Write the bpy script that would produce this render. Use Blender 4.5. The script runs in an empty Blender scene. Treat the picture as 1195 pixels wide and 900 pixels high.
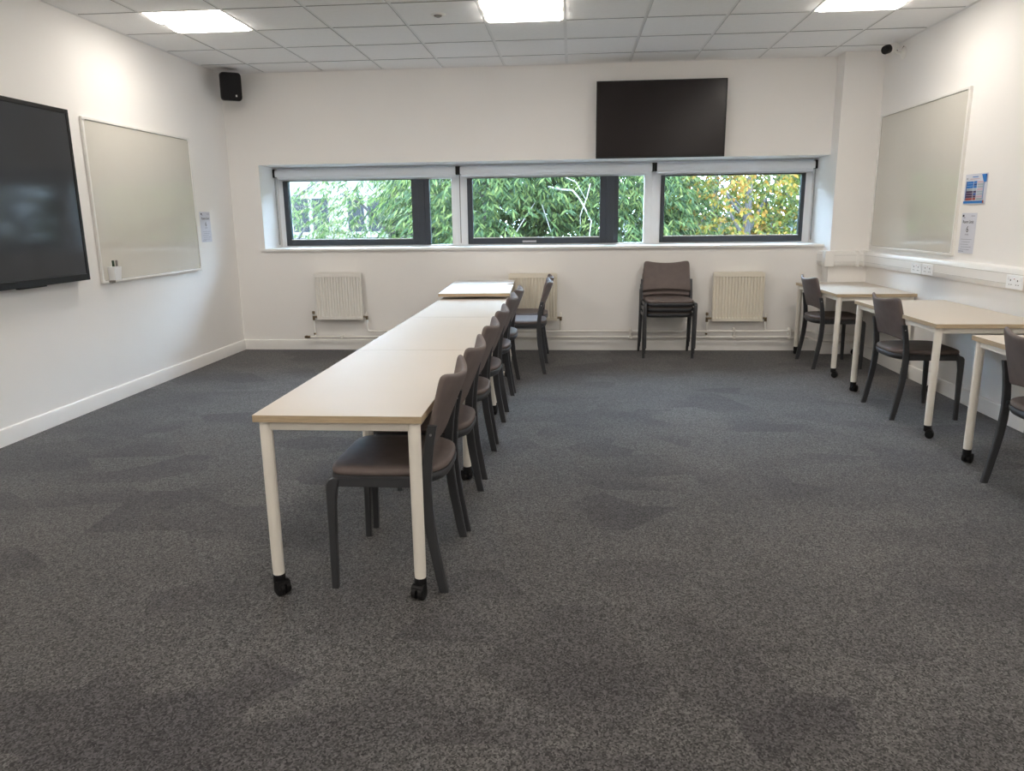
import bpy, math, random
from mathutils import Vector, Matrix
random.seed(11)
PI = math.pi
SC = bpy.context.scene
COL = SC.collection

# ------------------------------------------------------------------ camera
FPX, PITCH, YAW, ROLL, CAMH = 865.24, .2213, -.0818, -.0122, 1.3476
fwd = Vector((math.sin(YAW)*math.cos(PITCH), math.cos(YAW)*math.cos(PITCH), -math.sin(PITCH)))
rgt = Vector((math.cos(YAW), -math.sin(YAW), 0))
upv = rgt.cross(fwd)
r2 = rgt*math.cos(ROLL) + upv*math.sin(ROLL)
u2 = -rgt*math.sin(ROLL) + upv*math.cos(ROLL)
cd = bpy.data.cameras.new('camera')
cam = bpy.data.objects.new('camera', cd)
COL.objects.link(cam)
cd.sensor_fit = 'HORIZONTAL'
cd.sensor_width = 36
cd.lens = FPX*36/1195
cd.clip_end = 300
cam.matrix_world = Matrix(((r2.x, u2.x, -fwd.x, 0), (r2.y, u2.y, -fwd.y, 0), (r2.z, u2.z, -fwd.z, CAMH), (0, 0, 0, 1)))
SC.camera = cam

# ------------------------------------------------------------------ world, exposure
LAMP = 16.2            # radiance of the ceiling diffusers
LAMP_COL = (1.0, .925, .835)
SKY = 38.0
w = bpy.data.worlds.new('overcast_sky')
SC.world = w
w.use_nodes = True
nt = w.node_tree
nt.nodes.clear()
wo = nt.nodes.new('ShaderNodeOutputWorld')
bg = nt.nodes.new('ShaderNodeBackground')
bg.inputs['Color'].default_value = (.58, .76, 1.0, 1)
bg.inputs['Strength'].default_value = SKY
nt.links.new(bg.outputs[0], wo.inputs[0])
SC.view_settings.view_transform = 'Standard'
SC.view_settings.look = 'None'
SC.view_settings.exposure = 0.0
SC.view_settings.gamma = 1.0
SC.view_settings.use_curve_mapping = False
SC.cycles.max_bounces = 10
SC.cycles.diffuse_bounces = 6
SC.cycles.transparent_max_bounces = 12

# ------------------------------------------------------------------ helpers
class MB:
    def __init__(s): s.v = []; s.f = []; s.m = []; s.mi = 0
    def add(s, vs, fs):
        n = len(s.v); s.v += [tuple(p) for p in vs]
        for f in fs: s.f.append(tuple(n+i for i in f)); s.m.append(s.mi)
        return s
    def box(s, x0, x1, y0, y1, z0, z1):
        return s.add([(x0,y0,z0),(x1,y0,z0),(x1,y1,z0),(x0,y1,z0),(x0,y0,z1),(x1,y0,z1),(x1,y1,z1),(x0,y1,z1)],
                     [(0,3,2,1),(4,5,6,7),(0,1,5,4),(1,2,6,5),(2,3,7,6),(3,0,4,7)])
    def quad(s, a, b, c, d): return s.add([a,b,c,d], [(0,1,2,3)])
    def loft(s, rings, caps=True):
        n = len(rings[0]); vs = [p for r in rings for p in r]; fs = []
        for i in range(len(rings)-1):
            for j in range(n):
                k = (j+1) % n
                fs.append((i*n+j, i*n+k, (i+1)*n+k, (i+1)*n+j))
        if caps: fs += [tuple(range(n-1,-1,-1)), tuple((len(rings)-1)*n+i for i in range(n))]
        return s.add(vs, fs)
    def tube(s, pts, r, n=12, caps=True):
        pts = [Vector(p) for p in pts]; rs = r if isinstance(r, (list, tuple)) else [r]*len(pts)
        rings = []; ref = None
        for i, p in enumerate(pts):
            t = (pts[min(i+1, len(pts)-1)] - pts[max(i-1, 0)]).normalized()
            if ref is None: ref = Vector((0,0,1)) if abs(t.z) < .9 else Vector((1,0,0))
            a = t.cross(ref).normalized(); b = t.cross(a).normalized(); ref = -b if (-b).dot(ref) > 0 else b
            a = t.cross(ref).normalized(); b = a.cross(t).normalized()
            rings.append([p + (a*math.cos(2*PI*k/n) + b*math.sin(2*PI*k/n))*rs[i] for k in range(n)])
        return s.loft(rings, caps)
    def cyl(s, p0, p1, r0, r1=None, n=16): return s.tube([p0, p1], [r0, r0 if r1 is None else r1], n)
    def lathe(s, prof, n=20, c=(0,0,0)):
        return s.loft([[(c[0]+r*math.cos(2*PI*k/n), c[1]+r*math.sin(2*PI*k/n), c[2]+z) for k in range(n)] for r, z in prof])
    def build(s, name, mats, parent=None, bevel=0, smooth=35, seg=2, sub=0, solid=0):
        me = bpy.data.meshes.new(name)
        me.from_pydata(s.v, [], s.f); me.update()
        mats = mats if isinstance(mats, (list, tuple)) else [mats]
        for m in mats: me.materials.append(m)
        if len(mats) > 1: me.polygons.foreach_set('material_index', s.m)
        if smooth:
            me.polygons.foreach_set('use_smooth', [True]*len(me.polygons))
            me.set_sharp_from_angle(angle=math.radians(smooth))
        o = bpy.data.objects.new(name, me); COL.objects.link(o)
        if parent: o.parent = parent
        if solid:
            q = o.modifiers.new('thick', 'SOLIDIFY'); q.thickness = solid; q.offset = 0
        if bevel:
            q = o.modifiers.new('bevel', 'BEVEL'); q.width = bevel; q.segments = seg; q.limit_method = 'ANGLE'; q.angle_limit = math.radians(40)
        if sub:
            q = o.modifiers.new('sub', 'SUBSURF'); q.levels = sub; q.render_levels = sub
        return o

def tag(o, label=None, cat=None, group=None, kind=None):
    if label: o['label'] = label
    if cat: o['category'] = cat
    if group: o['group'] = group
    if kind: o['kind'] = kind
    return o
def thing(name, loc, rz=0, label=None, cat=None, group=None, kind=None):
    o = bpy.data.objects.new(name, None); COL.objects.link(o)
    o.location = loc; o.rotation_euler = (0, 0, rz); o.empty_display_size = .1
    return tag(o, label, cat, group, kind)
def dup(root, loc, rz, label):
    def rec(o, par):
        c = o.copy(); COL.objects.link(c)
        if par: c.parent = par
        for ch in o.children: rec(ch, c)
        return c
    r = rec(root, None); r.location = loc; r.rotation_euler = (0, 0, rz); r['label'] = label
    return r

def mat(name, col, rough=.6, metal=0, var=.04, vscale=8, bump=0, bscale=200, coat=0, spec=None, stretch=None):
    m = bpy.data.materials.new(name); m.use_nodes = True
    t = m.node_tree; b = t.nodes['Principled BSDF']
    tc = t.nodes.new('ShaderNodeTexCoord'); nz = t.nodes.new('ShaderNodeTexNoise')
    nz.inputs['Scale'].default_value = vscale; nz.inputs['Detail'].default_value = 4
    src = tc.outputs['Object']
    if stretch:
        mp = t.nodes.new('ShaderNodeMapping'); mp.inputs['Scale'].default_value = stretch
        t.links.new(src, mp.inputs[0]); src = mp.outputs[0]
    t.links.new(src, nz.inputs['Vector'])
    rp = t.nodes.new('ShaderNodeValToRGB')
    rp.color_ramp.elements[0].position = .3; rp.color_ramp.elements[1].position = .7
    rp.color_ramp.elements[0].color = tuple(c*(1-var) for c in col) + (1,)
    rp.color_ramp.elements[1].color = tuple(min(1, c*(1+var)) for c in col) + (1,)
    t.links.new(nz.outputs['Fac'], rp.inputs[0]); t.links.new(rp.outputs[0], b.inputs['Base Color'])
    b.inputs['Roughness'].default_value = rough; b.inputs['Metallic'].default_value = metal
    if coat: b.inputs['Coat Weight'].default_value = coat; b.inputs['Coat Roughness'].default_value = .05
    if spec is not None: b.inputs['Specular IOR Level'].default_value = spec
    if bump:
        n2 = t.nodes.new('ShaderNodeTexNoise'); n2.inputs['Scale'].default_value = bscale
        bp = t.nodes.new('ShaderNodeBump'); bp.inputs['Strength'].default_value = bump; bp.inputs['Distance'].default_value = .002
        t.links.new(tc.outputs['Object'], n2.inputs['Vector']); t.links.new(n2.outputs['Fac'], bp.inputs['Height']); t.links.new(bp.outputs[0], b.inputs['Normal'])
    return m

M = dict(
    wall=mat('white_emulsion', (.90, .885, .865), .75, var=.012, vscale=1.5, bump=.12, bscale=120),
    trim=mat('white_gloss_paint', (.86, .85, .83), .4, var=.015),
    tile=mat('ceiling_tile', (.93, .93, .93), .9, var=.015, vscale=30, bump=.2, bscale=300),
    tbar=mat('ceiling_grid_paint', (.84, .84, .84), .5, var=.01),
    gap=mat('ceiling_shadow_gap', (.40, .40, .40), .8),
    lam=mat('white_laminate', (.60, .55, .485), .5, var=.012, vscale=3, spec=.22),
    lamw=mat('cool_white_laminate', (.72, .72, .72), .35, var=.01, vscale=3, spec=.3),
    ply=mat('oak_edge_band', (.50, .39, .255), .5, var=.14, vscale=14, stretch=(1, 1, 14)),
    cream=mat('cream_powder_coat', (.90, .86, .78), .4, var=.015),
    black=mat('black_plastic', (.009, .009, .010), .45, var=.1, spec=.3),
    cframe=mat('graphite_plastic', (.042, .044, .049), .45, var=.08, bump=.1, bscale=400),
    fabric=mat('taupe_vinyl', (.155, .126, .118), .62, var=.08, vscale=20, bump=.15, bscale=500, spec=.25),
    rad=mat('radiator_white', (.84, .82, .78), .4, var=.01),
    radc=mat('radiator_cream', (.82, .77, .66), .4, var=.01),
    brass=mat('dull_brass', (.22, .17, .11), .4, metal=.8, var=.2, vscale=60),
    upvc=mat('white_pvc', (.90, .92, .94), .35, var=.01),
    trunk=mat('white_trunking_pvc', (.84, .83, .81), .3, var=.01),
    line=mat('joint_shadow', (.30, .29, .28), .8),
    anth=mat('anthracite_frame', (.035, .042, .052), .4, var=.06),
    blind=mat('blind_cassette', (.90, .91, .93), .4, var=.01),
    screen=mat('tv_glass', (.013, .009, .0095), .24, var=.1, vscale=2, spec=.3),
    screen2=mat('touchscreen_glass', (.050, .054, .060), .09, var=.05, vscale=2, spec=.18),
    board=mat('whiteboard_enamel', (.67, .65, .59), .05, var=.015, vscale=2),
    alu=mat('satin_white_metal', (.84, .83, .80), .35, metal=.1, var=.02),
    paper=mat('white_paper', (.68, .70, .78), .7, var=.02),
    ink=mat('black_ink', (.03, .03, .04), .7),
    greyink=mat('grey_ink', (.30, .31, .38), .7),
    blue=mat('poster_blue', (.02, .19, .58), .5), blue2=mat('poster_deep_blue', (.02, .08, .34), .5),
    purple=mat('poster_plum', (.07, .035, .10), .5), red=mat('poster_red', (.38, .06, .05), .5),
    pgrey=mat('poster_grey', (.42, .48, .52), .5), pink=mat('poster_pink', (.62, .45, .52), .5),
    green=mat('dark_green_plastic', (.005, .03, .008), .4), grey=mat('grey_plastic', (.22, .20, .19), .5),
    steel=mat('brushed_steel', (.5, .5, .5), .3, metal=1, var=.05),
    bark=mat('grey_bark', (.022, .018, .016), .9, var=.3, vscale=12, bump=.6, bscale=30),
    render_=mat('white_render', (.12, .11, .10), .8, var=.03), dglass=mat('dark_window_glass', (.008, .009, .01), .4, spec=.1),
    slate=mat('grey_cladding', (.03, .033, .036), .6, var=.1), grass=mat('mown_grass', (.018, .028, .01), .9, var=.4, vscale=6),
    asph=mat('asphalt', (.04, .04, .04), .9, var=.15, vscale=10),
)
def emis(name, col, st):
    m = bpy.data.materials.new(name); m.use_nodes = True; b = m.node_tree.nodes['Principled BSDF']
    b.inputs['Base Color'].default_value = (.9, .9, .9, 1)
    b.inputs['Emission Color'].default_value = col + (1,); b.inputs['Emission Strength'].default_value = st
    return m
M['lamp'] = emis('lit_diffuser', LAMP_COL, LAMP)
def glass():
    m = bpy.data.materials.new('window_glass'); m.use_nodes = True; t = m.node_tree; t.nodes.clear()
    o = t.nodes.new('ShaderNodeOutputMaterial'); mx = t.nodes.new('ShaderNodeMixShader'); fr = t.nodes.new('ShaderNodeFresnel')
    fr.inputs['IOR'].default_value = 1.35
    tr = t.nodes.new('ShaderNodeBsdfTransparent'); tr.inputs[0].default_value = (.93, .96, .96, 1)
    gl = t.nodes.new('ShaderNodeBsdfGlossy'); gl.inputs['Roughness'].default_value = .02
    t.links.new(fr.outputs[0], mx.inputs[0]); t.links.new(tr.outputs[0], mx.inputs[1]); t.links.new(gl.outputs[0], mx.inputs[2]); t.links.new(mx.outputs[0], o.inputs[0])
    return m
M['glass'] = glass()
def leafmat(name, cols):
    m = bpy.data.materials.new(name); m.use_nodes = True; t = m.node_tree; t.nodes.clear()
    o = t.nodes.new('ShaderNodeOutputMaterial'); g = t.nodes.new('ShaderNodeNewGeometry'); rp = t.nodes.new('ShaderNodeValToRGB')
    el = rp.color_ramp.elements
    while len(el) < len(cols): el.new(.5)
    for i, c in enumerate(cols): el[i].position = i/(len(cols)-1); el[i].color = c + (1,)
    d = t.nodes.new('ShaderNodeBsdfPrincipled'); d.inputs['Roughness'].default_value = .6; d.inputs['Specular IOR Level'].default_value = .12
    tl = t.nodes.new('ShaderNodeBsdfTranslucent'); mx = t.nodes.new('ShaderNodeMixShader'); mx.inputs[0].default_value = .4
    t.links.new(g.outputs['Random Per Island'], rp.inputs[0]); t.links.new(rp.outputs[0], d.inputs['Base Color']); t.links.new(rp.outputs[0], tl.inputs[0])
    t.links.new(d.outputs[0], mx.inputs[1]); t.links.new(tl.outputs[0], mx.inputs[2]); t.links.new(mx.outputs[0], o.inputs[0])
    return m
M['leafg'] = leafmat('fresh_green_leaves', [(0.0163, 0.0329, 0.011), (0.0359, 0.0588, 0.0176), (0.0652, 0.0847, 0.0302), (0.1174, 0.1129, 0.0555)])
M['leafd'] = leafmat('deep_green_leaves', [(0.0086, 0.02, 0.0077), (0.0216, 0.0406, 0.0141), (0.0431, 0.0688, 0.0192), (0.0949, 0.1125, 0.032)])
M['leafo'] = leafmat('autumn_leaves', [(0.0231, 0.0319, 0.0046), (0.0601, 0.0599, 0.0073), (0.1109, 0.0758, 0.0095), (0.1201, 0.0519, 0.0063)])
M['leafy'] = leafmat('yellowing_leaves', [(0.0139, 0.0243, 0.0055), (0.0323, 0.0485, 0.0088), (0.0554, 0.0662, 0.0113), (0.0878, 0.0794, 0.0151)])

def carpet():
    m = bpy.data.materials.new('grey_carpet_tiles'); m.use_nodes = True; t = m.node_tree; b = t.nodes['Principled BSDF']
    N = t.nodes.new; L = t.links.new
    tc = N('ShaderNodeTexCoord')
    def patches(scale, rot, thr, stretch, seed):
        mp = N('ShaderNodeMapping'); mp.inputs['Rotation'].default_value = (0, 0, rot); mp.inputs['Scale'].default_value = stretch; mp.inputs['Location'].default_value = (seed, seed*.7, 0)
        L(tc.outputs['Object'], mp.inputs[0])
        v = N('ShaderNodeTexVoronoi'); v.voronoi_dimensions = '2D'; v.inputs['Scale'].default_value = scale; L(mp.outputs[0], v.inputs['Vector'])
        sp = N('ShaderNodeSeparateColor'); L(v.outputs['Color'], sp.inputs[0])
        mr = N('ShaderNodeMapRange'); mr.inputs['From Min'].default_value = thr-.16; mr.inputs['From Max'].default_value = thr+.16; L(sp.outputs[0], mr.inputs[0])
        # each patch fades out across itself, like brushed pile
        n = N('ShaderNodeTexNoise'); n.inputs['Scale'].default_value = 1.4; n.inputs['Detail'].default_value = 1; L(mp.outputs[0], n.inputs['Vector'])
        m2 = N('ShaderNodeMapRange'); m2.inputs['From Min'].default_value = .36; m2.inputs['From Max'].default_value = .60; L(n.outputs['Fac'], m2.inputs[0])
        mu = N('ShaderNodeMath'); mu.operation = 'MULTIPLY'; L(mr.outputs[0], mu.inputs[0]); L(m2.outputs[0], mu.inputs[1])
        return mu.outputs[0]
    a = patches(2.0, .35, .62, (1, 1.2, 1), 3.1); c = patches(3.0, -.5, .72, (1, 1.5, 1), 7.7)
    mx = N('ShaderNodeMath'); mx.operation = 'MAXIMUM'; L(a, mx.inputs[0]); L(c, mx.inputs[1])
    cr = N('ShaderNodeMix'); cr.data_type = 'RGBA'; L(mx.outputs[0], cr.inputs[0])
    cr.inputs[6].default_value = (.082, .079, .078, 1); cr.inputs[7].default_value = (.054, .051, .053, 1)
    def grain(sc, lo, hi):
        v = N('ShaderNodeTexVoronoi'); v.voronoi_dimensions = '2D'; v.inputs['Scale'].default_value = sc; L(tc.outputs['Object'], v.inputs['Vector'])
        sp = N('ShaderNodeSeparateColor'); L(v.outputs['Color'], sp.inputs[0])
        m = N('ShaderNodeMapRange'); m.inputs['To Min'].default_value = lo; m.inputs['To Max'].default_value = hi; L(sp.outputs[1], m.inputs[0])
        return m
    g1 = grain(210, .25, 1.75); g2 = grain(115, .78, 1.22)
    m1 = N('ShaderNodeMath'); m1.operation = 'MULTIPLY'; L(g1.outputs[0], m1.inputs[0]); L(g2.outputs[0], m1.inputs[1])
    n3 = N('ShaderNodeTexNoise'); n3.inputs['Scale'].default_value = 1.1; n3.inputs['Detail'].default_value = 2; L(tc.outputs['Object'], n3.inputs['Vector'])
    m3 = N('ShaderNodeMapRange'); m3.inputs['From Min'].default_value = .3; m3.inputs['From Max'].default_value = .7; m3.inputs['To Min'].default_value = .86; m3.inputs['To Max'].default_value = 1.12
    L(n3.outputs['Fac'], m3.inputs[0])
    k = N('ShaderNodeMath'); k.operation = 'MULTIPLY'; L(m1.outputs[0], k.inputs[0]); L(m3.outputs[0], k.inputs[1])
    vm = N('ShaderNodeVectorMath'); vm.operation = 'SCALE'; L(cr.outputs[2], vm.inputs[0]); L(k.outputs[0], vm.inputs['Scale'])
    L(vm.outputs[0], b.inputs['Base Color']); b.inputs['Roughness'].default_value = .95; b.inputs['Specular IOR Level'].default_value = .15
    b.inputs['Sheen Weight'].default_value = .15
    bp = N('ShaderNodeBump'); bp.inputs['Strength'].default_value = .15; bp.inputs['Distance'].default_value = .003
    L(g1.outputs[0], bp.inputs['Height']); L(bp.outputs[0], b.inputs['Normal'])
    return m
M['carpet'] = carpet()

# ------------------------------------------------------------------ the room
XL, XR, YB, YF, HC = -3.533, 2.84, 7.69, -3.0, 2.80
PX, PY = 2.48, 7.49                       # pillar: left face, front face
RX0, RX1, RZ0, RZ1 = -3.215, PX, 1.055, 1.915   # window recess
WY = 8.17                                 # window frames' inner face
def struct(name, mb, mats, **k):
    return tag(mb.build(name, mats, **k), kind='structure')
struct('floor', MB().box(XL-.3, XR+.3, YF-.3, YB+.1, -.12, 0), M['carpet'], smooth=0)
struct('wall_left', MB().box(XL-.3, XL, YF-.3, YB+.7, 0, HC+.3), M['wall'], smooth=0)
struct('wall_right', MB().box(XR, XR+.3, YF-.3, YB+.7, 0, HC+.3), M['wall'], smooth=0)
struct('wall_front', MB().box(XL, XR, YF-.3, YF, 0, HC+.3), M['wall'], smooth=0)
b = MB(); T = YB+.62
b.box(XL, XR, YB, T, 0, RZ0); b.box(XL, XR, YB, T, RZ1, HC+.3)
b.box(XL, RX0, YB, T, RZ0, RZ1); b.box(RX1, XR, YB, T, RZ0, RZ1)
struct('wall_back', b, M['wall'], smooth=0)
struct('wall_pillar', MB().box(PX, XR, PY, YB, 0, HC+.1), M['wall'], smooth=0)
# ceiling: tiles in a grid with T-bars, open where the lights sit
LX = [-3.0628, -.6628, 1.7372]; LY = [5.4515, 3.0515, .6515, -1.7485]
def is_light(x, y): return any(abs(x-a) < .05 for a in LX) and any(abs(y-c) < .05 for c in LY)
b = MB(); g = .012; lip = .007
xs = [-2.4628+.6*i for i in range(-2, 9)]; ys = [7.2515-.6*j for j in range(-1, 18)]
for i in range(len(xs)):
    for y0 in ys:
        x0 = xs[i]
        if is_light(x0, y0): continue
        x1 = x0+.6; y1 = y0+.6
        ax, bx, ay, by = max(x0+g, XL), min(x1-g, XR), max(y0+g, YF), min(y1-g, YB)
        if bx-ax < .01 or by-ay < .01: continue
        b.mi = 0; b.quad((ax,ay,HC), (ax,by,HC), (bx,by,HC), (bx,ay,HC))
        b.mi = 2
        b.quad((ax,ay,HC), (bx,ay,HC), (bx,ay,HC+lip), (ax,ay,HC+lip)); b.quad((bx,ay,HC), (bx,by,HC), (bx,by,HC+lip), (bx,ay,HC+lip))
        b.quad((bx,by,HC), (ax,by,HC), (ax,by,HC+lip), (bx,by,HC+lip)); b.quad((ax,by,HC), (ax,ay,HC), (ax,ay,HC+lip), (ax,by,HC+lip))
b.mi = 1
for x0 in xs: b.box(x0-g, x0+g, YF, YB, HC+.004, HC+.03)
for y0 in ys: b.box(XL, XR, y0-g, y0+g, HC+.0045, HC+.03)
b.box(XL, XL+.02, YF, YB, HC-.003, HC+.02); b.box(XR-.02, XR, YF, YB, HC-.003, HC+.02)
b.box(XL, XR, YB-.02, YB, HC-.003, HC+.02)
b.mi = 0; b.box(XL-.3, XR+.3, YF-.3, T, HC+.12, HC+.3)
struct('ceiling', b, [M['tile'], M['tbar'], M['gap']], smooth=0)
# skirting boards
def skirt(name, p0, p1, n):
    p0, p1, n = Vector(p0), Vector(p1), Vector(n)
    prof = [(0,0), (.017,0), (.017,.088), (.012,.104), (0,.108)]
    struct(name, MB().loft([[p + n*d + Vector((0,0,z)) for d, z in prof] for p in (p0, p1)]), M['trim'], smooth=20)
skirt('baseboard_left', (XL, YF, 0), (XL, YB, 0), (1,0,0))
skirt('baseboard_right', (XR, PY, 0), (XR, YF, 0), (-1,0,0))
skirt('baseboard_back', (XL, YB, 0), (PX, YB, 0), (0,-1,0))
skirt('baseboard_pillar', (PX-.017, PY, 0), (XR, PY, 0), (0,-1,0))
skirt('baseboard_pillar_side', (PX, YB, 0), (PX, PY, 0), (-1,0,0))
# window sill
struct('trim_1', MB().box(RX0-.035, RX1+.0, YB-.03, YB+.002, RZ0-.012, RZ0+.012).box(RX0, RX1, YB, WY+.03, RZ0, RZ0+.012), M['trim'], bevel=.003)

# ------------------------------------------------------------------ windows
def window(name, x0, x1, wl, wr, dl, dr, mull, sash_r, top_dark, handle):
    """x0..x1 outer white frame; wl, wr its jamb widths; dark sash inside it"""
    r = thing(name, ((x0+x1)/2, WY, RZ0+.012), 0, kind='structure'); cx = (x0+x1)/2; oz = RZ0+.012
    zb, zt = .015, RZ1-oz; zh = 1.775-oz
    b = MB()
    for a, c in ((x0, x0+wl), (x1-wr, x1)): b.box(a-cx, c-cx, 0, .07, 0, zt)
    b.box(x0+wl-cx, x1-wr-cx, 0, .07, 0, zb); b.box(x0+wl-cx, x1-wr-cx, 0, .07, zh, zt)
    f = b.build('window_frame', M['upvc'], r, bevel=.003)
    sx0, sx1 = x0+wl-cx, sash_r-cx
    b = MB(); y0, y1 = -.012, .055
    b.box(sx0, sx0+dl, y0, y1, zb, zh); b.box(sx0+dl, sx1-dr, y0, y1, zb, zb+.062)
    b.box(sx1-dr, sx1, y0, y1, zb, zh)
    if mull: # stepped dark meeting stile
        b.box(sx1-dr+.07, sx1-.05, y0-.012, y0, zb, zh)
    b.box(sx0+dl, sx1-dr, y0, y1, zh-(.012 if top_dark else .004), zh)
    s = b.build('sash', M['anth'], r, bevel=.003)
    MB().box(sx0+dl, sx1-dr, .022, .030, zb+.062, zh-.004).build('glass_pane', M['glass'], s, smooth=0)
    # pale glazing line above the bottom rail
    MB().box(sx0+dl, sx1-dr, -.004, .02, zb+.062, zb+.070).build('glazing_bead', M['alu'], s, smooth=0)
    if mull:
        MB().box(sx1, x1-wr-cx, .022, .030, zb, zh).build('glass_pane', M['glass'], r, smooth=0)
    if handle is not None:
        hx = handle-cx
        h = MB(); h.box(hx-.075, hx+.075, y0-.012, y0, zb+.012, zb+.036); h.box(hx-.05, hx+.03, y0-.034, y0-.012, zb+.017, zb+.032); h.box(hx+.03, hx+.07, y0-.022, y0-.012, zb+.014, zb+.036)
        h.build('window_handle', M['steel'], s, bevel=.003)
    return r
window('window_1', -3.212, -1.205, .056, .095, .055, .195, True, -1.540, False, None)
window('window_2', -1.205, .842, .078, .085, .055, .195, True, .487, False, -.46)
window('window_3', .842, 2.478, .085, .074, .040, .038, False, 2.404, True, None)
def roller(x0, x1, label, chain):
    cx = (x0+x1)/2; r = thing('roller_blind', (cx, 8.09, 1.812), 0, label, 'blind', 'roller blinds above the three windows'); h = (x1-x0)/2
    prof = [(-.045, .0), (-.05, .03), (-.045, .062), (-.03, .076), (.04, .076), (.04, 0)]
    MB().loft([[(x, y, z) for y, z in prof] for x in (-h+.012, h-.012)]).build('cassette', M['blind'], r, smooth=50)
    MB().box(-h+.03, h-.03, -.012, .012, -.022, .002).build('bottom_bar', M['blind'], r, bevel=.004)
    for s in (-1, 1): MB().box(min(s*h, s*(h-.022)), max(s*h, s*(h-.022)), -.052, .04, -.004, .082).build('bracket', M['black'], r, bevel=.003)
    b = MB()
    for dy in (-.014, .012): b.tube([(chain*(h-.012), dy-.02, 0), (chain*(h-.012), dy-.02, -.70)], .0028, 6)
    b.tube([(chain*(h-.012), -.034, -.70), (chain*(h-.012), -.021, -.715), (chain*(h-.012), -.008, -.70)], .0028, 6)
    b.build('pull_chain', M['grey'], r)
roller(-3.214, -1.208, 'white roller blind cassette rolled up over the left window, chain at its left', -1)
roller(-1.204, .843, 'white roller blind cassette rolled up over the middle window below the wall television', -1)
roller(.847, 2.478, 'white roller blind cassette rolled up over the right window by the pillar', 1)

# ------------------------------------------------------------------ ceiling lights
def light(x, y, label, first):
    r = thing('ceiling_light', (x+.3, y+.3, HC), 0, label, 'ceiling light', 'recessed ceiling lights')
    b = MB(); o = .297; i = .283
    b.box(-o, o, -o, -i, -.002, .05); b.box(-o, o, i, o, -.002, .05); b.box(-o, -i, -i, i, -.002, .05); b.box(i, o, -i, i, -.002, .05)
    b.box(-o, o, -o, o, .05, .06)
    b.build('housing', M['trim'], r, smooth=0)
    for s in (-1, 1):
        c = s*.1415; b = MB(); rings = []
        for x0, k in ((-.275, .0), (-.262, 1), (.262, 1), (.275, .0)):
            rings.append([(x0, c-.138*math.cos(PI*t/12), .008-.036*k*math.sin(PI*t/12)-.002*(1-k)) for t in range(13)])
        b.loft(rings, caps=False).build('diffuser', M['lamp'], r, smooth=60)
    return r
nm = {(0,0): 'square recessed ceiling light with curved diffusers nearest the left wall', (1,0): 'square recessed ceiling light above the near end of the table row, central one', (2,0): 'square recessed ceiling light nearest the right wall and security camera'}
for j, y in enumerate(LY):
    for i, x in enumerate(LX):
        light(x, y, nm.get((i, j), 'square recessed ceiling light above the part of the room nearer the viewer'), 0)
# detector between two lights
r = thing('ceiling_sensor', (-.98, 5.78, HC), 0, 'small round white sensor in the ceiling beside the central light', 'sensor')
MB().lathe([(.055, .004), (.055, -.002), (.046, -.007), (.034, -.008), (.034, .0)], 24).build('bezel', M['alu'], r)
MB().lathe([(.03, -.002), (.026, -.014), (.012, -.02), (.001, -.021)], 20).build('lens', M['grey'], r)

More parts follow.
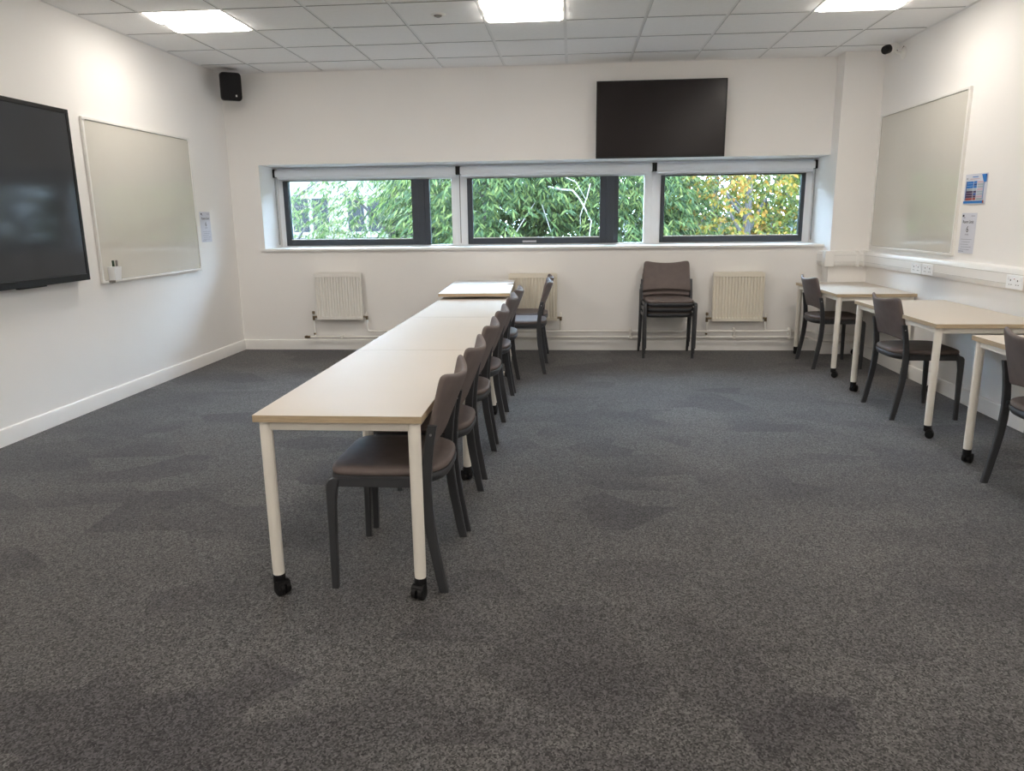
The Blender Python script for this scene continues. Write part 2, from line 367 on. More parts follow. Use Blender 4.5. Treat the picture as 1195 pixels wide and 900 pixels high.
# ------------------------------------------------------------------ chairs
def rrect(cx, cy, z, hx, hy, c=.3):
    k = min(hx, hy)*c
    return [(cx-hx+k, cy-hy, z), (cx+hx-k, cy-hy, z), (cx+hx, cy-hy+k, z), (cx+hx, cy+hy-k, z), (cx+hx-k, cy+hy, z), (cx-hx+k, cy+hy, z), (cx-hx, cy+hy-k, z), (cx-hx, cy-hy+k, z)]
def seat_outline(n=48):
    pts = []
    for k in range(n):
        a = 2*PI*k/n; c, s = math.cos(a), math.sin(a)
        if s >= 0: e = 7.0; hy = .222
        else: e = 2.9; hy = .215
        x = .226*math.copysign(abs(c)**(2/e), c); y = hy*math.copysign(abs(s)**(2/e), s)
        pts.append((x, y))
    return pts
OUT = seat_outline()
def ring(sc, z, sag=0): return [(x*sc, y*sc, z + sag*(x/.226)**2) for x, y in OUT]
def make_chair(label, group):
    r = thing('stacking_chair', (0,0,0), 0, label, 'chair', group)
    # +y is the way the sitter faces
    MB().loft([ring(.955, .437), ring(.985, .441), ring(.992, .452), ring(.98, .461), ring(.94, .466), ring(.75, .468), ring(.4, .467), ring(.05, .466)]).build('seat', M['fabric'], r, smooth=60)
    b = MB(); b.loft([ring(.90, .398), ring(.96, .404), ring(1.0, .418), ring(1.005, .430), ring(.99, .438), ring(.9, .438)])
    for s in (-1, 1):
        b.box(min(s*.222, s*.243), max(s*.222, s*.243), -.16, .19, .404, .436)
    b.build('seat_frame', M['cframe'], r, smooth=40)
    for s in (-1, 1):
        rings = []
        for z, y, hx, hy in ((0, .210, .013, .0125), (.2, .206, .0135, .0145), (.34, .203, .014, .0165), (.39, .199, .014, .0205), (.415, .194, .014, .0235), (.429, .188, .014, .020), (.4365, .180, .012, .010)):
            rings.append(rrect(s*(.2385-.004*(1-z/.44)), y, z, hx, hy, .35))
        MB().loft(rings).build('leg', M['cframe'], r, smooth=40)
    path = [(0, -.205, .247), (.06, -.193, .2465), (.121, -.183, .246), (.19, -.171, .2455), (.26, -.161, .245), (.33, -.155, .2445), (.40, -.152, .244), (.46, -.155, .2435), (.51, -.160, .243), (.58, -.170, .242), (.638, -.182, .241)]
    for s in (-1, 1):
        rings = []
        for z, y, x in path:
            hy = .0165 + .003*math.sin(PI*min(z, .6)/.6)
            rings.append(rrect(s*x, y, z, .0115, hy, .35))
        MB().loft(rings).build('leg', M['cframe'], r, smooth=40)
    # curved back panel
    b = MB(); ns, ntt = 14, 9; vs = []
    for j in range(ntt+1):
        t = j/ntt
        for i in range(ns+1):
            s = -1 + 2*i/ns
            wd = .240 - .015*t - (.006*((t-.85)/.15)**2 if t > .85 else 0)
            z = .518 + .275*t + .018*(1-s*s)*(1-t)**2 + .030*(abs(s)**2.0)*t**3
            if abs(s) > .85 and t > .9: z -= .010*((abs(s)-.85)/.15)**2
            y = -.142 - .086*t - .040*(1-s*s)*(.45+.55*t) + .012*t*abs(s)
            vs.append((s*wd, y, z))
    fs = [(j*(ns+1)+i, j*(ns+1)+i+1, (j+1)*(ns+1)+i+1, (j+1)*(ns+1)+i) for j in range(ntt) for i in range(ns)]
    b.add(vs, fs).build('backrest', M['fabric'], r, smooth=80, solid=.024, sub=2)
    for s in (-1, 1):
        MB().cyl((s*.2515, -.176, .606), (s*.2555, -.176, .606), .0045, n=10).build('screw', M['steel'], r)
    return r
ROWG = 'graphite chairs along the row of tables'; RGT = 'graphite chairs at the tables by the right wall'; STK = 'chairs stacked under the window'
first = make_chair('taupe padded chair with graphite legs at the nearest end of the table row', ROWG)
def place(x_rear, yc, face, label, group, z=0, rz=0):
    """face 'L' looks towards -x, 'R' towards +x, 'F' towards the viewer; x_rear is where its rear feet stand"""
    if face == 'L': loc, a = (x_rear-.205, yc, z), PI/2
    elif face == 'R': loc, a = (x_rear+.205, yc, z), -PI/2
    else: loc, a = (x_rear, yc, z), PI
    o = dup(first, loc, a+rz, label); o['group'] = group
    return o
first.location = (-.465-.205, 2.735, 0); first.rotation_euler = (0, 0, PI/2)
for x, y, l in ((-.455, 3.29, 'taupe padded chair second from the near end of the table row'),
                (-.455, 3.955, 'taupe padded chair third from the near end of the table row'),
                (-.455, 4.59, 'taupe padded chair fourth from the near end of the table row'),
                (-.455, 5.365, 'taupe padded chair fifth from the near end of the table row'),
                (-.450, 5.955, 'taupe padded chair sixth and last along the table row')):
    place(x, y, 'L', l, ROWG)
place(-.235, 6.695, 'L', 'taupe padded chair pulled out from the far desk, nearer of the pair', 'pair of chairs at the far desk')
place(-.240, 7.21, 'L', 'taupe padded chair pulled out from the far desk, closest to the middle radiator', 'pair of chairs at the far desk')
place(2.155, 6.95, 'R', 'graphite chair with dark seat at the farthest table by the pillar', RGT)
place(2.142, 5.235, 'R', 'graphite chair with dark seat at the middle table along the right wall', RGT)
place(2.11, 3.53, 'R', 'graphite chair at the nearest right table, cut off by the photo edge', RGT)
SL = ['lowest stacked chair, its legs on the carpet under the window', 'middle chair of the stack under the window', 'topmost stacked chair with a taupe back between two radiators']
for k in range(3): place(.935+.004*k, 7.43-.022*k, 'F', SL[k], STK, z=.052*k)

# ------------------------------------------------------------------ tables
def tabletop(mb, hx, hy, z0, z1):
    mb.mi = 1; mb.box(-hx, hx, -hy, hy, z0, z1-.0012)
    mb.mi = 0; mb.box(-hx, hx, -hy, hy, z1-.0012, z1)
def caster(parent, x, y, rot):
    b = MB(); b.lathe([(.0225, .045), (.0225, .078), (.018, .082)], 18, (x, y, 0))
    c, s = math.cos(rot), math.sin(rot); ox, oy = x+.014*c, y+.014*s
    b.cyl((x, y, .03), (x, y, .05), .012)
    for d in (-.013, .013):
        p = Vector((ox - s*d, oy + c*d, .0245)); ax = Vector((-s, c, 0))
        b.tube([p-ax*.0095, p-ax*.008, p+ax*.008, p+ax*.0095], [.020, .0245, .0245, .020], 20)
    b.tube([(ox-s*-.024, oy+c*-.024, .040), (ox-s*.024, oy+c*.024, .040)], .017, 12)
    return b.build('caster', M['black'], parent, smooth=40)
def make_table(hx, hy, zt, label, group, loc):
    r = thing('table', loc, 0, label, 'table', group)
    b = MB(); tabletop(b, hx, hy, zt-.025, zt); b.build('tabletop', [M['lam'], M['ply']], r, smooth=0)
    b = MB(); ix, iy = hx-.035, hy-.035; t = .0125; z0, z1 = zt-.025-.035, zt-.0255
    b.box(-ix, ix, -iy-t, -iy+t, z0, z1); b.box(-ix, ix, iy-t, iy+t, z0, z1)
    b.box(-ix-t, -ix+t, -iy, iy, z0, z1); b.box(ix-t, ix+t, -iy, iy, z0, z1)
    b.build('frame', M['cream'], r, bevel=.003)
    for i, (sx, sy) in enumerate(((-1,-1), (1,-1), (1,1), (-1,1))):
        x, y = sx*(hx-.033), sy*(hy-.033)
        l = MB().lathe([(.0205, .078), (.0215, .10), (.0225, zt-.03), (.0225, zt-.026)], 22, (x, y, 0)).build('leg', M['cream'], r, smooth=50)
        caster(l, x, y, (-.5, -1.9, 2.2, .6)[i])
    return r
TG = 'cream tables in the central row'; TR = 'cream tables along the right wall'
t1 = make_table(.298, .6535, .692, 'cream table with oak edge at the near end of the central row', TG, (-.808, 3.065, 0))
dup(t1, (-.808, 4.377, 0), 0, 'cream table with oak edge, middle one of the central row')
dup(t1, (-.808, 5.689, 0), 0, 'cream table with oak edge at the far end of the central row')
make_table(.320, .575, .708, 'cream table with oak edge in the corner against the pillar', TR, (2.502, 6.905, 0))
t2 = make_table(.330, .6535, .708, 'cream table with oak edge, middle one along the right wall', TR, (2.482, 5.20, 0))
dup(t2, (2.475, 3.475, 0), 0, 'cream table nearest the viewer by the right wall, cut off by the photo edge')
# far desk with cable notch
r = thing('desk', (-.845, 6.86, 0), math.radians(2.4), 'bright white desk with a cable notch at the far end of the row', 'desk')
hx, hy, zt = .300, .695, .742
pts = [(-hx, -hy), (hx, -hy)]
for k in range(9):
    a = -PI/2 - PI*k/8; pts.append((hx+.062*math.cos(a), .20+.055*math.sin(a)))
pts += [(hx, hy), (-hx, hy)]
b = MB(); n = len(pts)
b.mi = 1; b.loft([[(x, y, zt-.025) for x, y in pts], [(x, y, zt) for x, y in pts]], caps=False); b.add([(x, y, zt-.025) for x, y in pts], [tuple(range(n-1, -1, -1))])
b.mi = 0; b.add([(x, y, zt) for x, y in pts], [tuple(range(n))])
b.build('tabletop', [M['lamw'], M['ply']], r, smooth=0)
for s in (-1, 1):
    y = s*.47-.01
    MB().box(-.035, .035, y-.02, y+.02, .03, zt-.026).build('leg', M['cream'], r, bevel=.005)
    MB().box(-.285, .285, y-.027, y+.027, .0, .03).box(-.27, .27, y-.02, y+.02, zt-.05, zt-.0255).build('foot', M['cream'], r, bevel=.006)
MB().box(-.012, .012, -.44, .44, zt-.10, zt-.0255).build('beam', M['cream'], r, bevel=.003)

# ------------------------------------------------------------------ radiators and pipes
def radiator(x0, x1, z0, z1, m, label, lv, rv):
    cx = (x0+x1)/2; r = thing('radiator', (cx, YB, z0), 0, label, 'radiator', 'panel radiators on the back wall'); hw = (x1-x0)/2; h = z1-z0
    yf, yb = -.098, -.045; b = MB()
    nr = 15; xsn = []
    for i in range(nr+1):
        c = -hw+.022 + (2*hw-.044)*i/nr
        xsn += [(c-.0085, 0), (c-.0045, 1), (c+.0045, 1), (c+.0085, 0)]
    xsn = [(-hw+.004, 0)] + xsn + [(hw-.004, 0)]
    zs = [(.004, 0), (.030, 0), (.043, 1), (h-.048, 1), (h-.040, 0), (h-.004, 0)]
    vs = [(x, yf + .013*a*c, z) for z, c in zs for x, a in xsn]; n = len(xsn)
    b.add(vs, [(j*n+i, j*n+i+1, (j+1)*n+i+1, (j+1)*n+i) for j in range(len(zs)-1) for i in range(n-1)])
    # rolled border and rear panel
    b.loft([[(x, y, z) for x, z in ((-hw+e, e), (hw-e, e), (hw-e, h-e), (-hw+e, h-e))] for y, e in ((yf+.0002, .004), (yf+.004, 0), (yf+.012, 0), (yf+.03, .003), (yb, .003))], caps=False)
    b.add([(-hw+.003, yb, .003), (hw-.003, yb, .003), (hw-.003, yb, h-.003), (-hw+.003, yb, h-.003)], [(3,2,1,0)])
    b.build('panel', m, r, smooth=30)
    g = MB(); g.box(-hw+.01, hw-.01, yb, yb+.02, h-.012, h+.003)
    for i in range(18):
        x = -hw+.03+(2*hw-.06)*i/17; g.box(x-.006, x+.006, yb-.0, yb+.03, h-.002, h+.005)
    g.build('top_grille', m, r, smooth=0)
    for s in (-1, 1): MB().box(s*hw*.6-.02, s*hw*.6+.02, yb, 0, .06, h-.06).build('bracket', m, r)
    b = MB()   # thermostatic valve, left
    xl = -hw-.045; b.tube([(-hw, -.07, .03), (xl, -.07, .03)], .011); b.tube([(xl, -.07, -.005), (xl, -.07, .062)], .013); b.lathe([(.010, .062), (.014, .066), (.014, .085), (.012, .09)], 14, (xl, -.07, 0))
    v = b.build('valve', M['brass'], r)
    MB().lathe([(.013, .04), (.013, .06)], 14, (xl, -.07, 0)).build('collar', M['rad'], v)
    b = MB(); xr = hw+.035; b.tube([(hw, -.07, .03), (xr, -.07, .03)], .011); b.tube([(xr, -.07, .0), (xr, -.07, .04)], .013)
    v = b.build('valve', M['brass'], r); MB().lathe([(.012, .04), (.013, .075), (.010, .08)], 14, (xr, -.07, 0)).build('cap', M['rad'], v)
    b = MB(); b.tube([(xl, -.07, -.005), (xl, -.07, lv-z0)], .0105)
    b.build('tail_pipe', M['rad'], r); b = MB(); b.tube([(xr, -.07, .0), (xr, -.07, rv-z0)], .0105); b.build('tail_pipe', M['rad'], r)
    MB().tube([(xl, -.07, lv-z0+.012), (xl, -.07, lv-z0+.03)], .0125).build('elbow', M['brass'], r)
    return r
radiator(-2.675, -2.182, .330, .818, M['rad'], 'white panel radiator left of the table row, nearest the left wall', .160, .235)
radiator(-.645, -.148, .318, .797, M['radc'], 'cream panel radiator behind the pair of chairs at the far desk', .160, .222)
radiator(1.412, 1.915, .308, .797, M['radc'], 'cream panel radiator between the chair stack and the pillar', .160, .222)
def rounded(pts, rad=.03, n=5):
    pts = [Vector(p) for p in pts]; out = [pts[0]]
    for i in range(1, len(pts)-1):
        a, p, c = pts[i-1], pts[i], pts[i+1]; d0 = (a-p).normalized(); d1 = (c-p).normalized()
        for k in range(n+1):
            t = k/n; q = (p+d0*rad)*(1-t)**2 + p*2*t*(1-t) + (p+d1*rad)*t*t; out.append(q)
    return out + [pts[-1]]
pY = YB-.07
up = thing('heating_pipe', (0, pY, .205), 0, 'upper white heating pipe running along the back wall and round the pillar', 'pipe', 'heating pipes above the back skirting')
MB().tube(rounded([(-2.147, 0, .04), (-2.147, 0, 0), (PX-.06, 0, 0), (PX-.06, -.20, 0), (XR-.02, -.20, 0)]), .0105, 12).build('pipe', M['rad'], up)
lo = thing('heating_pipe', (0, pY, .145), 0, 'lower white heating pipe running just above the back skirting board', 'pipe', 'heating pipes above the back skirting')
MB().tube(rounded([(-2.80, 0, 0), (PX-.10, 0, 0), (PX-.10, -.235, -.0), (XR-.02, -.235, 0)]), .0105, 12).build('pipe', M['rad'], lo)
MB().tube([(-2.83, 0, .0), (-2.77, 0, 0)], .014).tube([(-2.80, -.002, -.012), (-2.80, -.03, .018)], .006).build('drain_cock', M['brass'], lo)
for x in (-2.43, -1.6, -.8, -.337, .603, 1.648, 2.2):
    MB().tube([(x, 0, -.016), (x, 0, .016)], .015, 12).box(x-.006, x+.006, -.006, .07, -.01, .01).build('pipe_clip', M['rad'], lo)
    if x > -2: MB().tube([(x, 0, -.016), (x, 0, .016)], .015, 12).box(x-.006, x+.006, 0, .07, -.055, .03).build('pipe_clip', M['rad'], up)

# ------------------------------------------------------------------ dado trunking and sockets
TZ0, TZ1, TD = .862, 1.008, .055
prof = [(0,0), (.028,.002), (.044,.010), (.052,.026), (.055,.040), (.0535,.0405), (.0535,.0425), (.055,.043), (.055,.104), (.0535,.1045), (.0535,.1065), (.055,.107), (.052,.122), (.044,.137), (.028,.144), (0,.146)]
r = thing('dado_trunking', (XR, 0, TZ0), 0, 'white plastic cable trunking running along the right wall and round the pillar', 'trunking')
def run(nm, p0, p1, n):
    p0, p1, n = Vector(p0), Vector(p1), Vector(n); b = MB()
    def rg(p): return [p + n*d + Vector((0,0,z)) for d, z in prof]
    b.loft([rg(p0), rg(p1)]); o = b.build(nm, M['trunk'], r, smooth=25)
    l = MB()
    for z in (.0405, .1045):
        a0, a1 = p0 + n*.0554 + Vector((0,0,z)), p1 + n*.0554 + Vector((0,0,z)); u = Vector((0,0,.0016))
        l.quad(a0, a1, a1+u, a0+u)
    l.build('lid_joint', M['line'], o, smooth=0)
run('side_run', (0, YF, 0), (0, PY, 0), (-1, 0, 0))
run('pillar_run', (PX-XR-.055, PY, 0), (0, PY, 0), (0, -1, 0))
run('pillar_side_run', (PX-XR, PY-.055, 0), (PX-XR, YB, 0), (-1, 0, 0))
def piece(x0, x1, y0, y1):
    MB().box(x0, x1, y0, y1, -.003, .149).build('joint_cover', M['trunk'], r, bevel=.006, seg=3)
piece(PX-XR-.058, PX-XR+.030, PY-.059, PY-.0); piece(-.125, -.095, PY-.059, PY); piece(-.059, -.0, PY-.075, PY-.03)
piece(PX-XR-.0585, PX-XR-.0, PY+.001, PY+.035); piece(-.058, 0, 4.72, 4.78)
def socket(y, label):
    s = thing('double_socket', (XR-TD, y, .919), -PI/2, label, 'socket', 'double sockets on the trunking')
    MB().box(-.088, .088, -.011, 0, -.043, .043).build('faceplate', M['upvc'], s, bevel=.004, seg=3)
    for q in (-1, 1):
        MB().box(q*.066-.007, q*.066+.007, -.015, -.010, .012, .032).build('switch', M['upvc'], s, bevel=.0015)
        h = MB(); c = q*.038
        h.box(c-.004, c+.004, -.0118, -.0105, .006, .016); h.box(c-.016, c-.008, -.0118, -.0105, -.018, -.0135); h.box(c+.008, c+.016, -.0118, -.0105, -.018, -.0135)
        h.build('socket_hole', M['ink'], s, smooth=0)
    MB().box(-.004, .004, -.0118, -.0105, .018, .023).build('indicator', M['red'], s, smooth=0)
socket(6.300, 'double socket on the right trunking, left one of the adjoining two')
socket(6.105, 'double socket on the right trunking, right one of the adjoining two')
socket(4.932, 'double socket on the right trunking nearest the photo edge')

# ------------------------------------------------------------------ screens, boards, notices
def screen(name, loc, rz, wd, ht, dep, gap, label, cat, scr, bez, bot):
    """loc is the lower centre on the wall; local -y points to the room"""
    r = thing(name, loc, rz, label, cat)
    y0, y1 = -gap-dep, -gap; b = MB(); h = wd/2
    b.box(-h, -h+bez, y0, y1-.02, 0, ht); b.box(h-bez, h, y0, y1-.02, 0, ht); b.box(-h+bez, h-bez, y0, y1-.02, ht-bez, ht); b.box(-h+bez, h-bez, y0, y1-.02, 0, bot)
    b.build('bezel', M['black'], r, bevel=.002)
    MB().box(-h+bez*.8, h-bez*.8, y0+.004, y0+.02, bot*.8, ht-bez*.8).build('display_panel', scr, r, smooth=0)
    MB().box(-h+.01, h-.01, y0+.02, y1, .01, ht-.01).build('back_cover', M['black'], r, bevel=.008)
    MB().box(-.2, .2, y1, 0, ht*.3, ht*.7).build('wall_bracket', M['black'], r)
    return r
tvb = screen('television', (.842, YB, 1.911), 0, 1.232, .710, .05, .04, 'large black wall television above the windows on the back wall', 'television', M['screen'], .010, .014)
tvl = screen('interactive_display', (XL, 4.12, .957), PI/2, 1.98, 1.155, .065, .02, 'very large dark touch display on the left wall beside the whiteboard', 'screen', M['screen2'], .028, .045)
MB().box(.30, .55, -.075, -.045, -.010, 0).build('sensor_strip', M['black'], tvl, bevel=.003)
def board(loc, rz, wd, ht, label):
    r = thing('whiteboard', loc, rz, label, 'whiteboard', 'wall whiteboards'); h = wd/2; f = .020
    b = MB(); b.box(-h, -h+f, -.022, 0, 0, ht); b.box(h-f, h, -.022, 0, 0, ht); b.box(-h+f, h-f, -.022, 0, ht-f, ht); b.box(-h+f, h-f, -.022, 0, 0, f)
    b.build('frame', M['alu'], r, bevel=.003)
    MB().box(-h+f*.8, h-f*.8, -.014, -.002, f*.8, ht-f*.8).build('writing_surface', M['board'], r, smooth=0)
    l = MB(); e = .0006
    for x in (-h+f, h-f-.003): l.box(x, x+.003, -.0146, -.014, f, ht-f)
    for z in (f, ht-f-.003): l.box(-h+f, h-f, -.0146, -.014, z, z+.003)
    l.build('edge_shadow', M['line'], r, smooth=0)  # joint shadow painted as thin dark lines inside the frame
    for sx in (-1, 1):
        for z in (.0, ht-.03): MB().box(min(sx*h, sx*(h-.03))-.001, max(sx*h, sx*(h-.03))+.001, -.024, -.0, z-.001, z+.031).build('corner_cap', M['alu'], r, bevel=.006)
    return r
wb1 = board((XL, 6.115, .905), PI/2, 1.535, 1.20, 'whiteboard on the left wall with a pen holder at its lower corner')
wb2 = board((XR, 6.640, 1.038), -PI/2, 1.575, 1.195, 'whiteboard on the right wall above the cable trunking')
# pen holder with two pens
r = thing('pen_holder', (XL+.0145, 5.475, .925), PI/2, 'small white plastic pen holder clipped to the left whiteboard', 'pen holder')
b = MB(); t = .003
for z0, z1, a, c in ((0, .10, .036, .046),):
    rings = [[(-a,-.05,0), (a,-.05,0), (a,0,0), (-a,0,0)], [(-c,-.058,.10), (c,-.058,.10), (c,0,.10), (-c,0,.10)], [(-c+t,-.055,.10), (c-t,-.055,.10), (c-t,-t,.10), (-c+t,-t,.10)], [(-a+t,-.047,.004), (a-t,-.047,.004), (a-t,-t,.004), (-a+t,-t,.004)]]
    b.loft(rings)
b.build('cup', M['upvc'], r, smooth=20)
MB().box(-.055, -.015, -.035, 0, -.020, -.001).build('clip', M['grey'], r, bevel=.003)
def pen(dx, dy, m, label, tilt):
    # stands inside the holder, so it is a thing of its own
    p = thing('marker_pen', (XL+.0145+.030, 5.475+dx, .932), 0, label, 'pen', 'pens in the holder'); p.rotation_euler = (tilt, 0, 0)
    MB().lathe([(.008, 0), (.008, .095), (.006, .10)], 14).build('barrel', M['upvc'], p)
    MB().lathe([(.0088, .096), (.0088, .138), (.006, .142)], 14).build('cap', m, p)
pen(-.012, 0, M['green'], 'whiteboard marker with a dark green cap standing in the holder', 0)
pen(.020, 0, M['grey'], 'whiteboard marker with a grey cap leaning in the holder', -.1)

def sheet(name, loc, rz, wd, ht, label, cat, group=None, tilt=0):
    r = thing(name, loc, rz, label, cat, group); b = MB(); n = 8; h = wd/2   # slightly bowed sheet
    f = [(-h + wd*i/n, -.0022-.003*math.sin(PI*i/n)) for i in range(n+1)]
    b.loft([[(x, y, z) for x, y in f] + [(x, y+.0006, z) for x, y in reversed(f)] for z in (0, ht)])
    b.build('paper', M['paper'], r, smooth=40)
    return r
def rect(parent, nm, x0, x1, z0, z1, m, d=.0060): return MB().box(x0, x1, -d-.0003, -d, z0, z1).build(nm, m, parent, smooth=0)
def text(parent, s, x, z, size, m, nm='lettering', align='CENTER', d=.0062):
    cu = bpy.data.curves.new(nm, 'FONT'); cu.body = s; cu.size = size; cu.align_x = align; cu.extrude = .00012
    tmp = bpy.data.objects.new(nm, cu); COL.objects.link(tmp)
    dg = bpy.context.evaluated_depsgraph_get(); me = bpy.data.meshes.new_from_object(tmp.evaluated_get(dg))
    bpy.data.objects.remove(tmp); me.name = nm; me.materials.clear(); me.materials.append(m)
    o = bpy.data.objects.new(nm, me); COL.objects.link(o); o.parent = parent
    o.location = (x, -d, z); o.rotation_euler = (PI/2, 0, 0)
    return o
def room_notice(loc, rz, label, num):
    r = sheet('paper_notice', loc, rz, .205, .285, label, 'notice', 'room notices')
    text(r, 'Room Limit', 0, .213, .031, M['ink'], 'heading'); text(r, num, 0, .150, .062, M['ink'], 'number'); text(r, 'people', 0, .130, .018, M['greyink'], 'caption')
    rect(r, 'emblem', -.085, -.062, .258, .272, M['ink']); rect(r, 'emblem_bar', -.070, -.048, .250, .255, M['greyink']); rect(r, 'header_line', .035, .085, .262, .266, M['greyink'])
    for k in range(5):
        rect(r, 'text_line', -.075+.012*(k % 2), .075-.02*(k % 3), .098-.018*k, .1005-.018*k, M['greyink'])
    rect(r, 'footer_line', -.09, -.02, .012, .016, M['greyink'])
room_notice((XL, 7.072, 1.162), PI/2, 'pale paper notice on the left wall beside the whiteboard', '6')
room_notice((XR, 5.694, 1.064), -PI/2, 'pale paper notice with a number six on the right wall below the blue poster', '6')
r = sheet('poster', (XR, 5.658, 1.408), -PI/2, .298, .210, 'blue and white landscape chart poster on the right wall beside the whiteboard', 'poster')
rect(r, 'footer_band', -.14, .125, .008, .024, M['blue'])
b = MB(); b.add([(.075, -.0062, .203), (.105, -.0062, .150), (.140, -.0062, .150), (.142, -.0062, .203)], [(0,1,2,3)]); b.build('corner_flash', M['blue'], r, smooth=0)
rect(r, 'corner_tip', .128, .143, .185, .203, M['blue2'], .0064); rect(r, 'footer_tip', .118, .132, .008, .026, M['red'], .0064)
for k, (m, mm) in enumerate((('blue','blue'), ('blue','blue2'), ('blue','blue'), ('pgrey','pgrey'), ('purple','purple'), ('purple','blue2'), ('purple','purple'), ('red','red'))):
    z1 = .160-.0165*k
    rect(r, 'chart_cell', -.112, -.025, z1-.0145, z1, M[m]); rect(r, 'chart_cell', -.018, .022, z1-.0145, z1, M[mm])
    rect(r, 'chart_row', .030, .105, z1-.0145, z1-.002, M['pgrey' if k % 3 else 'pink'])
rect(r, 'side_bar', -.124, -.114, .030, .162, M['blue2']); rect(r, 'side_bar', .110, .115, .030, .150, M['blue'])
rect(r, 'title_line', -.045, .030, .186, .192, M['blue']); rect(r, 'title_line', -.075, .050, .172, .178, M['pink']); rect(r, 'emblem', -.125, -.105, .176, .183, M['greyink'])

# ------------------------------------------------------------------ speaker, security camera
r = thing('wall_speaker', (-3.335, 7.46, 2.502), math.radians(22), 'black loudspeaker mounted high in the left corner under the ceiling', 'speaker')
r.rotation_euler = (math.radians(5), 0, math.radians(30)); r.scale = (1.1, 1.1, 1.1)
def rr(hx, hy, y, cz, rad, n=5):
    out = []
    for sx, sz, a0 in ((1,-1,-PI/2), (1,1,0), (-1,1,PI/2), (-1,-1,PI)):
        for k in range(n+1):
            a = a0 + PI/2*k/n; out.append((sx*(hx-rad)+rad*math.cos(a), y, cz+sz*(hy-rad)+rad*math.sin(a)))
    return out
MB().loft([rr(.070, .090, .09, .12, .02), rr(.078, .105, .06, .12, .02), rr(.088, .116, 0, .12, .025), rr(.088, .116, -.055, .12, .03)]).build('cabinet', M['black'], r, smooth=40)
MB().loft([rr(.086, .114, -.056, .12, .03), rr(.084, .112, -.072, .12, .03), rr(.076, .104, -.080, .12, .03)]).build('grille', mat('speaker_cloth', (.010, .010, .012), .9, var=.2, vscale=90, bump=.4, bscale=600), r, smooth=40)
MB().box(.030, .044, -.083, -.080, .035, .052).build('emblem', M['steel'], r)
MB().box(-.03, .03, .085, .13, .08, .16).box(-.015, .015, .12, .19, .11, .13).build('bracket', M['black'], r, bevel=.004)

r = thing('security_camera', (XR, 7.10, 2.735), 0, 'white bullet security camera with black lens on the right wall near the ceiling', 'security camera')
MB().tube([(-.001, 0, -.035), (-.012, 0, -.035), (-.03, 0, -.035)], [.052, .048, .018], 20).build('wall_plate', M['alu'], r, smooth=30)
MB().tube([(-.02, 0, -.035), (-.06, -.005, -.035), (-.09, -.012, -.015), (-.095, -.012, .0)], [.013, .012, .012, .014], 12).build('arm', M['alu'], r)
d = Vector((-.80, -.52, -.30)).normalized(); c0 = Vector((-.055, .03, .030))
MB().tube([c0, c0+d*.01, c0+d*.115], [.028, .033, .034], 20).build('body', M['alu'], r, smooth=40)
MB().tube([c0+d*.112, c0+d*.16, c0+d*.17], [.036, .036, .030], 20).build('lens_hood', M['black'], r, smooth=40)
MB().tube([c0 + Vector((.0, 0, -.01)), (-.055, .01, -.02), (-.03, .01, -.03), (-.008, .0, .02)], .0035, 8).build('cable', M['black'], r)

# ------------------------------------------------------------------ outside
GZ = -3.4
tag(MB().box(-60, 60, 9.0, 140, GZ-.3, GZ).build('ground', M['grass'], smooth=0), kind='structure')
tag(MB().box(-60, 60, 19.5, 27, GZ, GZ+.03).build('road', M['asph'], smooth=0), kind='structure')
def leaves(mb, c, rad, n, ln, wd, rng, hole=.25):
    V = Vector
    for _ in range(n):
        while True:
            p = V((rng.uniform(-1,1), rng.uniform(-1,1), rng.uniform(-1,1)))
            if hole < p.length < 1: break
        # keep to the lobes of the crown
        q = V((p.x*rad[0], p.y*rad[1], p.z*rad[2]))
        if math.sin(q.x*3.1+c[0])*math.sin(q.z*3.7+1.3)*math.sin(q.y*2.9+.5) < -.22: continue
        tw = V((p.x + rng.uniform(-.6,.6), p.y + rng.uniform(-.6,.6), rng.uniform(-.7,.15))).normalized(); L = rng.uniform(.18, .34)
        base = V(c) + q
        side = tw.cross(V((0,0,1))); side = side.normalized() if side.length > .01 else V((1,0,0))
        k = rng.choice((5, 7, 9))
        for i in range(k):
            t = i/(k-1); s = 1 if i % 2 else -1
            dr = (tw*.6 + side*s*(.8 if i < k-1 else 0) + V((0,0,-.45-.3*rng.random()))).normalized()
            l = ln*rng.uniform(.7, 1.15); o = base + tw*L*t
            nrm = dr.cross(V((rng.uniform(-1,1), rng.uniform(-1,1), rng.uniform(-1,1)))).normalized()*wd*.5
            mb.add([o, o+dr*l*.45+nrm, o+dr*l, o+dr*l*.45-nrm], [(0,1,2,3)])
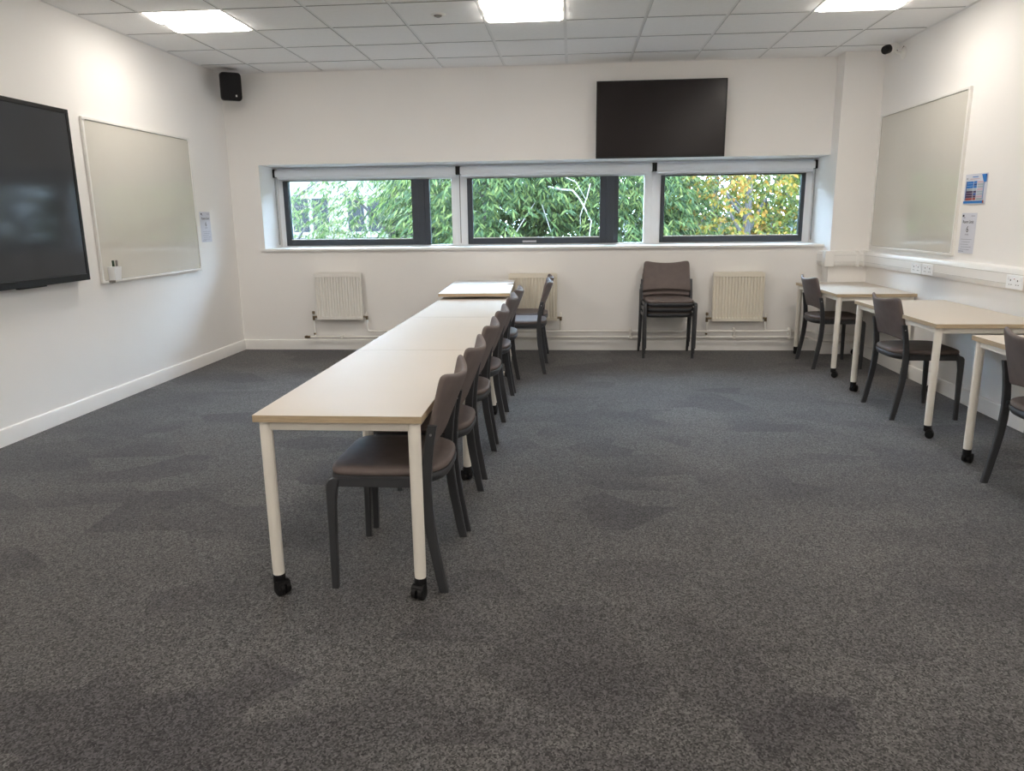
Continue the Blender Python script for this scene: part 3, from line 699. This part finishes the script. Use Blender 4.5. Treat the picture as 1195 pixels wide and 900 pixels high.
def tree(x, y, cz, rad, n, ln, wd, leaf, label, lean, seed, name='tree'):
    rng = random.Random(seed); r = thing(name, (x, y, GZ), 0, label, 'tree', 'trees outside the windows')
    top = cz-GZ; tr = [(0,0,0), (lean*.3, .05, top*.35), (lean*.6, 0, top*.7), (lean, .0, top+rad[2]*.5)]
    MB().tube(tr, [.17, .13, .10, .03], 10).build('trunk', M['bark'], r)
    b = MB()
    for k in range(13):
        a = rng.uniform(0, 2*PI); h = rng.uniform(top*.55, top+rad[2]*.4); e = rng.uniform(.55, .95)
        f = min(1, max(0, (h-top*.0)/(top+rad[2]*.5))); x0 = lean*f
        p1 = (x0+math.cos(a)*rad[0]*e*.5, math.sin(a)*rad[1]*e*.5, h+.35*rng.random()); p2 = (x0+math.cos(a+.3)*rad[0]*e, math.sin(a+.3)*rad[1]*e, h+rng.uniform(-.1, .7))
        b.tube([(x0, 0, h-.25), p1, p2], [.035, .022, .007], 6)
    b.build('branches', M['bark'], r)
    b = MB(); leaves(b, (0, 0, top), rad, n, ln, wd, rng)
    tag(b.build('foliage', leaf, r, smooth=0), kind='stuff')
tree(-5.3, 12.6, 1.1, (1.4, 1.2, 1.9), 420, .14, .030, M['leafg'], 'loose pale green tree seen at the left of the left window', .1, 3)
tree(-3.2, 13.2, 1.2, (1.5, 1.4, 2.1), 1200, .15, .031, M['leafg'], 'drooping green tree seen in the right half of the left window', .1, 5)
tree(-1.3, 12.2, 1.2, (1.7, 1.5, 2.1), 4600, .16, .034, M['leafd'], 'dense dark green tree at the left of the middle window', -.1, 8)
tree(.5, 12.8, 1.2, (1.6, 1.5, 2.1), 4600, .16, .034, M['leafd'], 'dense green tree with pale bare branches at the right of the middle window', .2, 9)
tree(2.05, 14.6, 1.4, (.95, 1.2, 2.2), 900, .15, .038, M['leafg'], 'bright green tree at the left edge of the right window', .0, 12)
tree(2.75, 12.6, 1.4, (1.05, 1.0, 1.9), 850, .09, .045, M['leafo'], 'orange autumn tree in the middle of the right window', .1, 14)
tree(4.25, 13.2, 1.2, (1.35, 1.2, 2.0), 2600, .08, .04, M['leafy'], 'yellowing green tree at the right of the right window', .1, 17)
tree(7.1, 13.0, 1.3, (1.7, 1.3, 2.3), 2200, .16, .045, M['leafd'], 'green tree standing beyond the right edge of the right window', .1, 31)
tree(3.4, 19.0, 2.2, (2.4, 1.3, 3.2), 1300, .30, .09, M['leafd'], 'tall dark tree standing behind the autumn trees in the right window', .1, 21)
tree(-2.0, 18.5, 1.8, (2.6, 1.3, 3.0), 1200, .30, .09, M['leafd'], 'tall dark tree standing behind the trees of the middle window', .1, 22)
# bare pale branches in front of the middle tree's foliage
mt = next(o for o in COL.objects if o.get('label', '').startswith('dense green tree with pale bare'))
b = MB(); org = Vector((.5, 12.8, GZ))
for pts, r0 in (((( -.35, 11.35, 1.80), (-.162, 11.2, 1.757), (0, 11.2, 1.743), (.09, 11.2, 1.64), (.163, 11.2, 1.522), (.278, 11.2, 1.301), (.255, 11.2, 1.104), (.30, 11.25, .85)), .016),
                (((.26, 11.2, 1.835), (.212, 11.2, 1.643), (.115, 11.2, 1.376), (.12, 11.3, 1.2)), .010),
                (((-.15, 11.3, 1.95), (.05, 11.25, 1.86), (.20, 11.2, 1.60)), .008),
                (((-1.0, 11.3, .95), (-.859, 11.2, 1.103), (-.704, 11.2, 1.349), (-.538, 11.25, 1.593)), .011),
                (((-.45, 11.3, 1.55), (-.35, 11.2, 1.259), (-.249, 11.2, .972)), .008)):
    b.tube([Vector(p)-org for p in pts], [r0*(1-.5*i/(len(pts)-1)) for i in range(len(pts))], 6)
b.build('pale_branches', mat('pale_bark', (.12, .11, .10), .8, var=.15), mt)
# pale office block behind the left trees
def block(x0, x1, y, z1, label, m, nb, rows):
    r = thing('office_block', ((x0+x1)/2, y, GZ), 0, label, 'building'); h = (x1-x0)/2; H = z1-GZ
    MB().box(-h, h, 0, 8, 0, H).build('wall', m, r, smooth=0); MB().box(-h-.2, h+.2, -.25, 8.2, H, H+.25).build('roof', M['slate'], r, smooth=0)
    for k in range(nb):
        for (a, c) in rows:
            x = -h + (2*h)*(k+.5)/nb; wv = (2*h)/nb*.36
            f = MB().box(x-wv, x+wv, -.06, .0, a-GZ, c-GZ).box(x-wv-.08, x+wv+.08, -.12, -.02, a-GZ-.12, a-GZ).build('window', M['render_'], r, smooth=0)
            g = MB()
            for s in (0, 1): g.box(x-wv+.08+s*wv, x-.06+s*wv, -.08, -.058, a-GZ+.08, c-GZ-.08)
            g.build('pane', M['dglass'], f, smooth=0)
block(-16.0, -4.2, 26, 2.9, 'pale office block with dark windows seen through the left trees', M['render_'], 6, ((-2.2, -.7), (.9, 2.2)))
block(2.2, 15.0, 30, 1.1, 'low grey clad building behind the autumn trees in the right window', M['slate'], 7, ((-2.6, -1.2), (-.4, .6)))
